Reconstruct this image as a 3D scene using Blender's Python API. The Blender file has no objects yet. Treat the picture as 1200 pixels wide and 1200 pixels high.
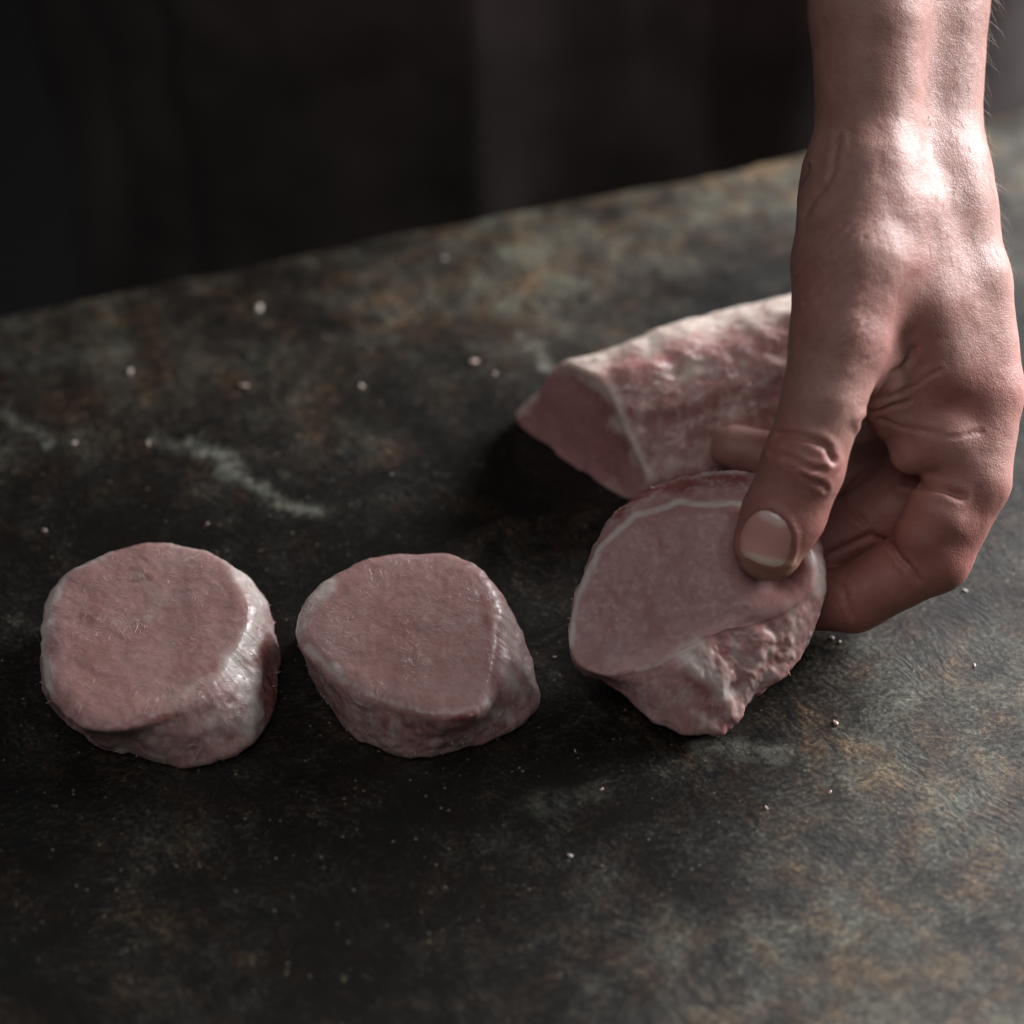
import bpy, math, random
import numpy as np
from mathutils import Vector

# ------------------------------------------------------------------ camera
D = 0.766            # camera distance to the middle of the table view (m)
PITCH = math.radians(45)
FOV = math.radians(20)
FPX = 600.0 / math.tan(FOV / 2)      # focal length in pixels of the 1200 px photograph
S, C_ = math.sin(PITCH), math.cos(PITCH)
RIGHT = np.array([1.0, 0, 0]); UP = np.array([0, S, C_]); BACK = np.array([0, -C_, S])
CAMPOS = BACK * D

scene = bpy.context.scene
col = scene.collection
cam = bpy.data.cameras.new('camera'); camo = bpy.data.objects.new('camera', cam); col.objects.link(camo)
camo.location = CAMPOS; camo.rotation_euler = (math.pi / 2 - PITCH, 0, 0)
cam.sensor_width = 36; cam.angle = FOV; cam.clip_start = 0.02; cam.clip_end = 50
cam.dof.use_dof = True; cam.dof.focus_distance = D - 0.052; cam.dof.aperture_fstop = 5.0
cam.dof.aperture_blades = 9
scene.camera = camo

# ------------------------------------------------------------------ light
world = bpy.data.worlds.new('World'); scene.world = world; world.use_nodes = True
bg = world.node_tree.nodes['Background']
bg.inputs[0].default_value = (0.80, 0.88, 1.0, 1); bg.inputs[1].default_value = 0.045

def area(name, loc, target, size, size_y, energy, color):
    l = bpy.data.lights.new(name, 'AREA'); l.shape = 'RECTANGLE'; l.size = size; l.size_y = size_y
    l.energy = energy; l.color = color
    o = bpy.data.objects.new(name, l); col.objects.link(o); o.location = loc
    o.rotation_euler = (Vector(target) - Vector(loc)).to_track_quat('-Z', 'Y').to_euler()
    return o
area('window_light', (1.06, 0.74, 0.47), (0.05, 0, 0.02), 1.05, 0.65, 80, (0.95, 0.98, 1.0))
area('overhead_fill_light', (-0.35, -0.95, 2.1), (0.0, 0, 0.0), 1.5, 1.2, 12.5, (1.0, 0.99, 0.97))  # added soft fill from above, no such source is seen

scene.view_settings.view_transform = 'Standard'
scene.view_settings.look = 'None'
scene.view_settings.exposure = 0
scene.view_settings.gamma = 1
scene.render.engine = 'CYCLES'
cy = scene.cycles
cy.max_bounces = 5; cy.diffuse_bounces = 3; cy.glossy_bounces = 2; cy.caustics_reflective = False; cy.caustics_refractive = False
cy.use_adaptive_sampling = True; cy.adaptive_threshold = .015

# ------------------------------------------------------------------ helpers: geometry in centimetres
Dc = D * 100
def cam_c(px, py, w):
    """camera-frame centimetres (right, up, towards camera) of a pixel at depth w"""
    k = (Dc - w) / FPX
    return np.array([(px - 600) * k, (600 - py) * k, w])
def to_world(c):
    c = np.asarray(c, float)
    return (c[..., 0:1] * RIGHT + c[..., 1:2] * UP + c[..., 2:3] * BACK) * 0.01
def on_plane(px, py, z=0.0, n=None, p0=None):
    """world centimetres where the pixel's ray meets the plane height z (or the plane n.p = n.p0)"""
    px = np.asarray(px, float); py = np.asarray(py, float)
    d = ((px - 600) / FPX)[..., None] * RIGHT + ((600 - py) / FPX)[..., None] * UP - BACK
    o = CAMPOS * 100
    if n is None: n = np.array([0, 0, 1.0]); p0 = np.array([0, 0, z])
    t = ((np.asarray(p0) - o) @ n) / (d @ n)
    return o + t[..., None] * d
def to_px(P):
    """pixel of world centimetre points"""
    q = P - CAMPOS * 100
    w = -(q @ BACK)
    return np.stack([600 + FPX * (q @ RIGHT) / w, 600 - FPX * (q @ UP) / w], -1)

def _hash(i, j, k, seed):
    n = (i * 374761393 + j * 668265263 + k * 2147483647 + seed * 974711) & 0xFFFFFFFF
    n = ((n ^ (n >> 13)) * 1274126177) & 0xFFFFFFFF
    n = (n ^ (n >> 16)) & 0xFFFF
    return n / 32767.5 - 1.0
def noise(P, scale, seed=0):
    Q = np.asarray(P, float) * scale
    I = np.floor(Q).astype(np.int64); f = Q - I
    f = f * f * f * (f * (f * 6 - 15) + 10)
    r = 0
    for a in (0, 1):
        for b in (0, 1):
            for c in (0, 1):
                wgt = (f[..., 0] if a else 1 - f[..., 0]) * (f[..., 1] if b else 1 - f[..., 1]) * (f[..., 2] if c else 1 - f[..., 2])
                r = r + wgt * _hash(I[..., 0] + a, I[..., 1] + b, I[..., 2] + c, seed)
    return r
def fbm(P, scale, octv=3, seed=0, gain=.5):
    r = 0; a = 1.0
    for o in range(octv):
        r = r + a * noise(P, scale * 2.03 ** o, seed + 17 * o); a *= gain
    return r
def sm(x, a, b):
    t = np.clip((x - a) / (b - a), 0, 1); return t * t * (3 - 2 * t)
def seg_dist(p, pts):
    """distance of points p (..,2 or 3) to a polyline"""
    best = np.full(p.shape[:-1], 1e9)
    pts = np.asarray(pts, float)
    if len(pts) == 1: return np.linalg.norm(p - pts[0], axis=-1)
    for a, b in zip(pts[:-1], pts[1:]):
        ab = b - a; h = np.clip(((p - a) @ ab) / (ab @ ab + 1e-9), 0, 1)
        best = np.minimum(best, np.linalg.norm(p - a - h[..., None] * ab, axis=-1))
    return best

def mesh_obj(name, verts, faces, mat, parent=None, smooth=True, attrs=None):
    me = bpy.data.meshes.new(name)
    verts = np.asarray(verts, np.float32)
    faces = np.asarray(faces, np.int32)
    nv, nf, k = len(verts), len(faces), faces.shape[1]
    me.vertices.add(nv); me.vertices.foreach_set('co', verts.ravel())
    me.loops.add(nf * k); me.loops.foreach_set('vertex_index', faces.ravel())
    me.polygons.add(nf)
    me.polygons.foreach_set('loop_start', np.arange(0, nf * k, k, dtype=np.int32))
    me.polygons.foreach_set('loop_total', np.full(nf, k, np.int32))
    me.update(calc_edges=True); me.validate()
    if smooth: me.polygons.foreach_set('use_smooth', np.ones(len(me.polygons), bool))
    if attrs is not None:
        ca = me.color_attributes.new('mask', 'FLOAT_COLOR', 'POINT')
        a = np.ones((nv, 4), np.float32); a[:, :3] = attrs
        ca.data.foreach_set('color', a.ravel())
    me.materials.append(mat)
    o = bpy.data.objects.new(name, me); col.objects.link(o)
    if parent: o.parent = parent
    return o
def tag(o, label=None, cat=None, group=None, kind=None):
    if label: o['label'] = label
    if cat: o['category'] = cat
    if group: o['group'] = group
    if kind: o['kind'] = kind
    return o

# ------------------------------------------------------------------ material helper
class NT:
    def __init__(s, name):
        s.m = bpy.data.materials.new(name); s.m.use_nodes = True
        s.t = s.m.node_tree; s.n = s.t.nodes; s.b = s.n['Principled BSDF']
        s.pos = s.n.new('ShaderNodeNewGeometry').outputs['Position']
    def link(s, a, b): s.t.links.new(a, b)
    def val(s, v, sock):
        if hasattr(v, 'is_linked') or isinstance(v, bpy.types.NodeSocket): s.link(v, sock)
        else: sock.default_value = v
    def math(s, op, a, b=0.0, c=None, clamp=False):
        n = s.n.new('ShaderNodeMath'); n.operation = op; n.use_clamp = clamp
        s.val(a, n.inputs[0]); s.val(b, n.inputs[1])
        if c is not None: s.val(c, n.inputs[2])
        return n.outputs[0]
    def vmath(s, op, a, b=None):
        n = s.n.new('ShaderNodeVectorMath'); n.operation = op
        s.val(a, n.inputs[0])
        if b is not None: s.val(b, n.inputs[1])
        return n.outputs['Value'] if op in ('LENGTH', 'DISTANCE', 'DOT_PRODUCT') else n.outputs[0]
    def scale(s, v, k):
        n = s.n.new('ShaderNodeVectorMath'); n.operation = 'SCALE'; s.val(v, n.inputs[0]); s.val(k, n.inputs['Scale']); return n.outputs[0]
    def mapping(s, v, loc=(0, 0, 0), rot=(0, 0, 0), sc=(1, 1, 1)):
        n = s.n.new('ShaderNodeMapping'); s.link(v, n.inputs[0]); n.inputs[2].default_value = rot
        n2 = s.n.new('ShaderNodeMapping'); s.link(n.outputs[0], n2.inputs[0])
        n2.inputs[1].default_value = loc; n2.inputs[3].default_value = sc
        return n2.outputs[0]
    def noise(s, v, sc, det=3, rough=.55, dist=0, color=False):
        n = s.n.new('ShaderNodeTexNoise'); s.link(v, n.inputs['Vector'])
        n.inputs['Scale'].default_value = sc; n.inputs['Detail'].default_value = det
        n.inputs['Roughness'].default_value = rough; n.inputs['Distortion'].default_value = dist
        return n.outputs['Color' if color else 'Fac']
    def voro(s, v, sc, feat='F1', out='Distance'):
        n = s.n.new('ShaderNodeTexVoronoi'); s.link(v, n.inputs['Vector']); n.feature = feat
        n.inputs['Scale'].default_value = sc; return n.outputs[out]
    def warp(s, v, sc, amt, det=2):
        c = s.noise(v, sc, det, color=True)
        c = s.vmath('SUBTRACT', c, (.5, .5, .5)); return s.vmath('ADD', v, s.scale(c, amt))
    def ramp(s, f, stops, interp='LINEAR'):
        n = s.n.new('ShaderNodeValToRGB'); s.link(f, n.inputs[0]); n.color_ramp.interpolation = interp
        e = n.color_ramp.elements
        while len(e) < len(stops): e.new(.5)
        for i, (p, c) in enumerate(stops):
            e[i].position = p; e[i].color = (c, c, c, 1) if not hasattr(c, '__len__') else (*c, 1)
        return n.outputs[0]
    def mix(s, f, a, b, mode='MIX'):
        n = s.n.new('ShaderNodeMix'); n.data_type = 'RGBA'; n.blend_type = mode
        s.val(f, n.inputs[0])
        for v, i in ((a, 6), (b, 7)):
            if isinstance(v, tuple): n.inputs[i].default_value = (*v, 1)
            else: s.link(v, n.inputs[i])
        return n.outputs[2]
    def mask(s):
        n = s.n.new('ShaderNodeVertexColor'); n.layer_name = 'mask'
        p = s.n.new('ShaderNodeSeparateColor'); s.link(n.outputs[0], p.inputs[0])
        return p.outputs
    def bump(s, h, dist, strength=1.0, prev=None):
        n = s.n.new('ShaderNodeBump'); s.link(h, n.inputs['Height'])
        n.inputs['Distance'].default_value = dist; n.inputs['Strength'].default_value = strength
        if prev is not None: s.link(prev, n.inputs['Normal'])
        return n.outputs[0]
    def set(s, **k):
        names = dict(color='Base Color', rough='Roughness', normal='Normal', spec='Specular IOR Level', sss='Subsurface Weight',
                     ssr='Subsurface Radius', sss_scale='Subsurface Scale', coat='Coat Weight', coat_rough='Coat Roughness', sheen='Sheen Weight')
        for a, v in k.items(): s.val((*v, 1) if a == 'color' and isinstance(v, tuple) else v, s.b.inputs[names[a]])
        return s.m

# ------------------------------------------------------------------ table
def table_material():
    t = NT('worn_table_top')
    p = t.pos
    pw = t.warp(p, 22, .02, 2)
    big = t.noise(pw, 15, 4, .62)
    mid = t.noise(pw, 75, 4, .66)
    # short fibrous scuffs lying in two main directions
    def fib(rot, sx, sy):
        return t.noise(t.mapping(pw, rot=(0, 0, math.radians(rot)), sc=(sx, sy, 1)), 1, 3, .68, .4)
    f1 = fib(-20, 230, 640); f2 = fib(42, 210, 580)
    sel = t.ramp(t.noise(p, 34, 2), [(.40, 0), (.60, 1)])
    fibre = t.mix(sel, f1, f2)
    fine = t.noise(p, 800, 3, .75)
    tone = t.math('ADD', t.math('MULTIPLY', big, .60), t.math('MULTIPLY', mid, .46))
    tone = t.math('ADD', tone, t.math('MULTIPLY', t.math('SUBTRACT', fibre, .5), .46))
    tone = t.math('ADD', tone, t.math('MULTIPLY', t.math('SUBTRACT', fine, .5), .62))
    m = t.mask()   # scrapes, window sheen painted along the far edge and at the right
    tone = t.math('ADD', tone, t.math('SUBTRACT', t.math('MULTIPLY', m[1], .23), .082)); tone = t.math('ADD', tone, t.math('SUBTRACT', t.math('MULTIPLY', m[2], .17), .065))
    c = t.ramp(tone, [(.36, (.004, .0033, .0027)), (.48, (.015, .0118, .0092)), (.57, (.041, .0350, .0275)), (.67, (.090, .083, .066)), (.82, (.21, .205, .172))])
    rust = t.math('MULTIPLY', t.ramp(t.noise(pw, 85, 3, .6), [(.48, 0), (.62, 1)]), .75)
    c = t.mix(rust, c, (1.5, .98, .64), 'MULTIPLY')
    green = t.math('MULTIPLY', t.ramp(t.noise(pw, 60, 3), [(.50, 0), (.62, 1)]), .7)
    c = t.mix(green, c, (.88, 1.06, 1.08), 'MULTIPLY')
    scr = t.math('MULTIPLY', m[0], t.ramp(t.noise(p, 260, 4, .75), [(.40, .05), (.62, 1)]))
    c = t.mix(scr, c, (.24, .26, .235))
    # tiny pale flecks
    fl = t.math('MULTIPLY', t.ramp(t.voro(p, 420), [(.08, 1), (.2, 0)]), t.ramp(t.noise(p, 150, 2), [(.50, 0), (.60, 1)]))
    c = t.mix(t.math('MULTIPLY', fl, .4), c, (.30, .26, .21))
    # dark knife nicks
    nick = t.ramp(t.noise(t.mapping(p, rot=(0, 0, math.radians(60)), sc=(26, 800, 1)), 1, 2, .5), [(.29, 1), (.34, 0)])
    c = t.mix(t.math('MULTIPLY', nick, .55), c, (.012, .010, .009))
    for rot_, lo in ((15, .735), (-47, .745), (100, .75)):
        hl = t.ramp(t.noise(t.mapping(p, loc=(rot_, 3, 0), rot=(0, 0, math.radians(rot_)), sc=(60, 1500, 1)), 1, 1, .5), [(lo - .03, 0), (lo + .02, 1)])
        c = t.mix(t.math('MULTIPLY', hl, .06), c, (.17, .155, .125))
    h = t.math('ADD', t.math('MULTIPLY', fibre, 1.0), t.math('MULTIPLY', mid, .8))
    h = t.math('SUBTRACT', h, t.math('MULTIPLY', nick, .12))
    h = t.math('ADD', h, t.math('MULTIPLY', fine, .3))
    c = t.mix(1.0, c, (1.08, 1.0, .90), 'MULTIPLY')
    rough = t.ramp(tone, [(.3, .40), (.75, .62)])
    return t.set(color=c, rough=rough, spec=.4, normal=t.bump(h, .00028, .7))

A = on_plane(0, 362) * .01; B = on_plane(900, 180) * .01
e = (B - A) / np.linalg.norm(B - A); nrm = np.array([-e[1], e[0], 0])
def tb(a, b, z): return A + e * a + nrm * b + np.array([0, 0, z])
tabmat = table_material()
def table():
    # the top: a thick slab with a worn, uneven far edge
    xs = np.concatenate([[-.7, -.4, -.2], np.linspace(-.10, .44, 320), [.6, .8, 1.1]]); n = len(xs)
    P = np.stack([xs, xs * 0, xs * 0], -1)
    wob = fbm(P, 14, 3, 5) * .0022 + fbm(P, 90, 2, 9) * .0006
    prof = [(-.95, 0), (-.7, 0)] + [(b, 0) for b in np.linspace(-.5, -.012, 300)] + [(-.004, -.0008), (-.0012, -.0028), (0, -.007), (0, -.034), (-.003, -.040), (-.95, -.040)]
    rows = []
    for b, z in prof:
        k = wob * min(1, max(0, 1 + b / .05))
        rows.append(A + e * xs[:, None] + nrm * (b + k)[:, None] + np.array([0, 0, z]))
    V = np.concatenate(rows); R = len(prof)
    i, j = np.meshgrid(np.arange(R), np.arange(n - 1), indexing='ij'); i2 = (i + 1) % R
    F = np.stack([i * n + j, i * n + j + 1, i2 * n + j + 1, i2 * n + j], -1).reshape(-1, 4)
    # worn places: scrapes with ragged outlines; window light painted brighter at far edge and right end
    Q = V * 100; Q = Q + np.stack([fbm(Q, .7, 3, 7), fbm(Q, .7, 3, 8), Q[:, 0] * 0], -1) * .35
    scr = np.zeros(len(V))
    for pts, w, amt in [([(238, 525), (275, 562), (320, 585), (365, 605)], .36, .6), ([(170, 520), (240, 527)], .3, .35), ([(-5, 487), (45, 522)], .22, .45), ([(617, 395), (640, 425)], .3, .55),
                        ([(830, 872), (905, 885)], .55, .38), ([(640, 945), (700, 930)], .5, .15), ([(0, 425), (150, 408)], .6, .15), ([(640, 775), (648, 790)], .2, .3)]:
        W = np.array([on_plane(*q) for q in pts]); scr = np.maximum(scr, amt * (1 - sm(seg_dist(Q, W), w * .25, w)))
    bb = (V - A) @ nrm; big = fbm(V, 12, 3, 44)
    far = sm(bb + big * .025, -.085, -.015) * (.45 + .55 * sm(V[:, 0], -.12, .10))  # grazing light on the far edge, put into the colour
    rgt = sm(V[:, 0] - .75 * V[:, 1] + big * .04, .05, .22)  # window brightness towards the right, put into the colour
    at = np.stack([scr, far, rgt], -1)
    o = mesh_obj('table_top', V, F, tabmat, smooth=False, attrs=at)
    return o
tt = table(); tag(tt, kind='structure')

# floor far below, dark
fm = NT('dark_floor'); fm.set(color=fm.ramp(fm.noise(fm.pos, 4, 4), [(.3, (.002, .0018, .0018)), (.7, (.004, .0036, .0036))]), rough=.9, spec=.1)
fl = mesh_obj('floor', [(-4, -4, -.88), (4, -4, -.88), (4, 4, -.88), (-4, 4, -.88)], [(0, 1, 2, 3)], fm.m, smooth=False); tag(fl, kind='structure')

# ------------------------------------------------------------------ meat
def meat_material(name, base=(.375, .219, .203), fatc=(.57, .48, .44), dark=(.22, .055, .05), wet=.38, relief=.00016, strands=1.0, spec=.45, coat=.14):
    t = NT(name); m = t.mask(); p = t.pos
    vein = t.noise(t.warp(p, 130, .006), 260, 4, .65)
    blotch = t.noise(p, 55, 4, .6)
    fib = t.noise(t.warp(t.mapping(p, rot=(.3, .2, .6), sc=(1, 2.0, 1)), 160, .006), 800, 3, .65)
    c = t.mix(t.ramp(blotch, [(.35, 0), (.68, 1)]), tuple(x * k for x, k in zip(base, (.92, .80, .80))), tuple(x * k for x, k in zip(base, (1.06, 1.10, 1.12))))
    c = t.mix(t.math('MULTIPLY', t.ramp(fib, [(.50, 0), (.68, 1)]), .26), c, (.54, .37, .35))
    c = t.mix(t.math('MULTIPLY', t.ramp(vein, [(.30, 1), (.44, 0)]), .30), c, tuple(x * .6 for x in base))
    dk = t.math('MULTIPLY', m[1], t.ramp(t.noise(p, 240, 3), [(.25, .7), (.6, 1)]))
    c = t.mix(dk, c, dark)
    ft = t.math('MULTIPLY', m[0], t.ramp(t.noise(p, 330, 3, .65), [(.28, .6), (.55, 1)]), clamp=True)
    c = t.mix(ft, c, t.mix(blotch, tuple(x * .92 for x in fatc), tuple(min(1, x * 1.06) for x in fatc)))
    # grain running down the sides, short strands standing up from the cut faces
    grain = t.noise(t.mapping(t.warp(p, 90, .006, 1), sc=(1, 1, .22)), 430, 3, .6)
    c = t.mix(t.math('MULTIPLY', t.math('MULTIPLY', m[2], t.ramp(grain, [(.5, 0), (.64, 1)])), .35), c, fatc)
    wp = t.warp(p, 120, .008, 1)
    s1 = t.noise(t.mapping(wp, rot=(0, 0, .5), sc=(380, 1500, 380)), 1, 2, .5); s2 = t.noise(t.mapping(wp, rot=(0, 0, -.9), sc=(380, 1500, 380)), 1, 2, .5)
    strand = t.math('MULTIPLY', t.ramp(t.math('MAXIMUM', s1, s2), [(.60, 0), (.70, 1)]), t.ramp(t.noise(p, 90, 2), [(.40, 0), (.60, 1)]))
    c = t.mix(t.math('MULTIPLY', strand, .35 * strands), c, tuple(min(1, x * 1.25) for x in fatc))
    seam = t.math('ABSOLUTE', t.math('SUBTRACT', t.noise(t.warp(p, 60, .012), 48, 2, .5), .5))
    c = t.mix(t.math('MULTIPLY', t.ramp(seam, [(.0, 1), (.022, 0)]), .2 * min(1, strands)), c, fatc)
    h = t.math('ADD', t.math('MULTIPLY', fib, .7), t.math('MULTIPLY', vein, .9))
    h = t.math('ADD', h, t.math('MULTIPLY', strand, 2.0 * strands))
    h = t.math('ADD', h, t.math('MULTIPLY', t.math('MULTIPLY', grain, m[2]), 3.0))
    rough = t.ramp(t.noise(p, 520, 3, .6), [(.34, wet - .14), (.62, wet + .14)])
    n = t.bump(h, relief, .8)
    t.link(n, t.b.inputs['Coat Normal'])
    return t.set(color=c, rough=rough, spec=spec, normal=n, sss=.35, ssr=(1, .45, .35), sss_scale=.0035, coat=coat, coat_rough=.24)
pork = meat_material('raw_pork', strands=.5); held_pork = meat_material('raw_pork_held', base=(.375, .208, .195), relief=.00006, strands=.06, spec=.25, coat=.05)
loinmat = meat_material('raw_loin', base=(.38, .19, .18), fatc=(.62, .51, .45), wet=.26, strands=.3, coat=.3)

NA = 560
def polar(pts, ctr, fill=None, smooth=4):
    """radius at NA angles of control points (world or pixel 2-D) around ctr; gaps come from fill"""
    q = np.asarray(pts, float) - ctr
    a = np.arctan2(q[:, 1], q[:, 0]); r = np.hypot(q[:, 0], q[:, 1])
    o = np.argsort(a); a, r = a[o], r[o]
    ang = np.linspace(-np.pi, np.pi, NA, endpoint=False)
    aa = np.concatenate([a - 2 * np.pi, a, a + 2 * np.pi]); rr = np.concatenate([r, r, r])
    out = np.interp(ang, aa, rr)
    if fill is not None:
        i = np.searchsorted(aa, ang); gap = aa[i] - aa[i - 1]
        far = np.minimum(ang - aa[i - 1], aa[i] - ang)
        k = np.where(gap > .8, sm(far, 0.0, .3), 0)
        out = out * (1 - k) + fill * k
    ker = np.exp(-.5 * (np.arange(-3 * smooth, 3 * smooth + 1) / smooth) ** 2); ker /= ker.sum()
    out = np.convolve(np.concatenate([out[-3 * smooth:], out, out[:3 * smooth]]), ker, 'valid')
    return ang, out
def loft(rows, subs):
    """Catmull-Rom through contours (K,N,3); subs[k] steps between k and k+1"""
    R = np.asarray(rows); K = len(R); out = []; par = []
    for k in range(K - 1):
        p0, p1, p2, p3 = R[max(k - 1, 0)], R[k], R[k + 1], R[min(k + 2, K - 1)]
        for s in range(subs[k]):
            t = s / subs[k]
            a = p1 * 2; b = p2 - p0; c = 2 * p0 - 5 * p1 + 4 * p2 - p3; d = -p0 + 3 * p1 - 3 * p2 + p3
            cr = .5 * (a + b * t + c * t * t + d * t ** 3)
            li = p1 + (p2 - p1) * t
            out.append(.6 * cr + .4 * li); par.append(k + t)
    out.append(R[-1]); par.append(K - 1)
    return np.array(out), np.array(par)
def grid_normals(G):
    du = np.gradient(G, axis=0); dv = (np.roll(G, -1, 1) - np.roll(G, 1, 1)) / 2
    n = np.cross(du, dv); l = np.linalg.norm(n, axis=-1, keepdims=True)
    return n / np.maximum(l, 1e-9)
def grid_faces(R, N):
    i, j = np.meshgrid(np.arange(R - 1), np.arange(N), indexing='ij')
    j2 = (j + 1) % N
    return np.stack([i * N + j, (i + 1) * N + j, (i + 1) * N + j2, i * N + j2], -1).reshape(-1, 4)
def paint(px, strokes, seed, wob=5):
    P3 = np.concatenate([px, np.zeros(px.shape[:-1] + (1,))], -1)
    q = px + np.stack([fbm(P3, .05, 2, seed), fbm(P3, .05, 2, seed + 50)], -1) * wob
    m = np.zeros(px.shape[:-1])
    for pts, w, s in strokes:
        m = 1 - (1 - m) * (1 - s * (1 - sm(seg_dist(q, pts), w * .1, w * 1.35)))
    return m

def finish_slice(name, G, par, kedge, strokes_f, strokes_d, seed, lump, label, extra=None, mat=None):
    mat = mat or pork
    n = grid_normals(G)
    if n[len(n) // 8].mean(0)[2] < 0: n = -n; flip = True
    else: flip = False
    side = sm(par, kedge - .25, kedge + (1.3 if mat is held_pork else .5))[:, None]
    amp = .018 + lump * side
    d = fbm(G, 1.3, 2, seed) * amp * 1.2 + fbm(G, 4, 2, seed + 3) * amp * .45
    d += noise(G, 7, seed + 7) * .003 + side * noise(G * np.array([1, 1, .3]), 11, seed + 8) * .006
    if extra is not None: d = d + extra(G, to_px(G), side)
    px = to_px(G)
    G = G + n * d[..., None]
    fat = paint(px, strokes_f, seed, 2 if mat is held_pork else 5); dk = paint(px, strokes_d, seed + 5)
    # sinew streaks on the sides
    st = sm(fbm(G * np.array([1, 1, .5]), 2.4, 3, seed + 31), -.1, .9) * side * .24
    fat = np.maximum(fat, st)
    at = np.stack([fat, dk, side * np.ones(G.shape[:2])], -1).reshape(-1, 3)
    G[:, :, 2] = np.maximum(G[:, :, 2], .015)
    R, N = G.shape[:2]
    F = grid_faces(R, N)
    if flip: F = F[:, ::-1]
    V = G.reshape(-1, 3) * .01
    o = mesh_obj(name, V, F, mat, attrs=at)
    tag(o, label, 'meat slice', 'pork loin slices in a row')
    rnd = random.Random(seed); SV = []; SF = []
    rows_ = np.nonzero((par > 5.6) & (par < 6.9))[0]
    for q in range(24):
        i = rows_[rnd.randrange(len(rows_))]; j = rnd.randrange(N); b = G[i, j]; nn = n[i, j]
        d_ = nn + np.array([rnd.gauss(0, .35), rnd.gauss(0, .35), -.25 + rnd.gauss(0, .25)]); d_ /= np.linalg.norm(d_)
        L = .04 + .10 * rnd.random() ** 2; r = .012 + .012 * rnd.random(); s1 = np.cross(d_, [.3, .2, 1]); s1 /= np.linalg.norm(s1); s2 = np.cross(d_, s1); k0 = len(SV)
        bend = np.array([rnd.gauss(0, .3), rnd.gauss(0, .3), -.25])
        for t_, rr in ((-.3, r * 1.4), (.35, r), (.75, r * .7), (1, r * .15)):
            c_ = b + d_ * L * t_ + bend * L * max(t_, 0) ** 2; c_[2] = max(c_[2], .03)
            for m_ in range(4): SV.append((c_ + (s1 * math.cos(m_ * 1.5708) + s2 * math.sin(m_ * 1.5708)) * rr) * .01)
        for sg in (0, 4, 8):
            for m_ in range(4): SF.append((k0 + sg + m_, k0 + sg + (m_ + 1) % 4, k0 + sg + 4 + (m_ + 1) % 4, k0 + sg + 4 + m_))
    st_ = mesh_obj('frayed_fibre', SV, SF, pork, o, attrs=np.full((len(SV), 3), (.3, .1, 0))); tag(st_, kind='stuff')
    return o, G

def flat_slice(name, org, face, sil, h, strokes_f, strokes_d, seed, lump, label, tilt=(0, 0), extra=None):
    k = 3.5294
    P = lambda L: np.array([(org[0] + x / k, org[1] + y / k) for x, y in L])
    f = P(face); s = P(sil)
    c0 = f.mean(0)
    def plane(zoff):
        base = on_plane(np.array([c0[0]]), np.array([c0[1]]), h)[0]
        nn = np.array([-tilt[0], -tilt[1], 1.0]); return nn / np.linalg.norm(nn), base
    nn, base = plane(0)
    fw = on_plane(f[:, 0], f[:, 1], n=nn, p0=base)
    ctr = fw[:, :2].mean(0)
    ang, rf = polar(fw[:, :2], ctr, smooth=5)
    ragn = lambda k_, sd: fbm(np.stack([np.cos(ang) * k_, np.sin(ang) * k_, ang * 0], -1), 1, 3, sd)
    rf = rf + ragn(5, seed) * .028 + ragn(22, seed + 1) * .012
    sw = on_plane(s[:, 0], s[:, 1], h * .10)
    _, rs = polar(sw[:, :2], ctr, fill=rf * 1.0, smooth=5)
    rs = np.maximum(rs, rf * .80)
    cs = np.stack([np.cos(ang), np.sin(ang)], -1)
    zf = lambda xy: base[2] + tilt[0] * (xy[..., 0] - base[0]) + tilt[1] * (xy[..., 1] - base[1])
    def ring(r, z=None, dz=0):
        xy = ctr + cs * r[:, None]
        zz = zf(xy) + dz if z is None else np.full(NA, z)
        return np.concatenate([xy, zz[:, None]], -1)
    rows = [ring(rf * .004, dz=.0), ring(rf * .5, dz=.02), ring(rf * .82, dz=.02), ring(rf * .93, dz=-.03), ring(rf * 1.0, dz=-.20),
            ring(rf * .42 + rs * .58, dz=-h * .45), ring(rs, z=h * .15), ring(rs * .985, z=.04), ring(rs * .9, z=.02), ring(rs * .01, z=.02)]
    G, par = loft(rows, [40, 34, 14, 10, 16, 22, 10, 6, 6])
    ftr = [([(org[0] + x / k, org[1] + y / k) for x, y in L], w / k, a) for L, w, a in strokes_f]
    dtr = [([(org[0] + x / k, org[1] + y / k) for x, y in L], w / k, a) for L, w, a in strokes_d]
    return finish_slice(name, G, par, 4, ftr, dtr, seed, lump, label, extra)

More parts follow.
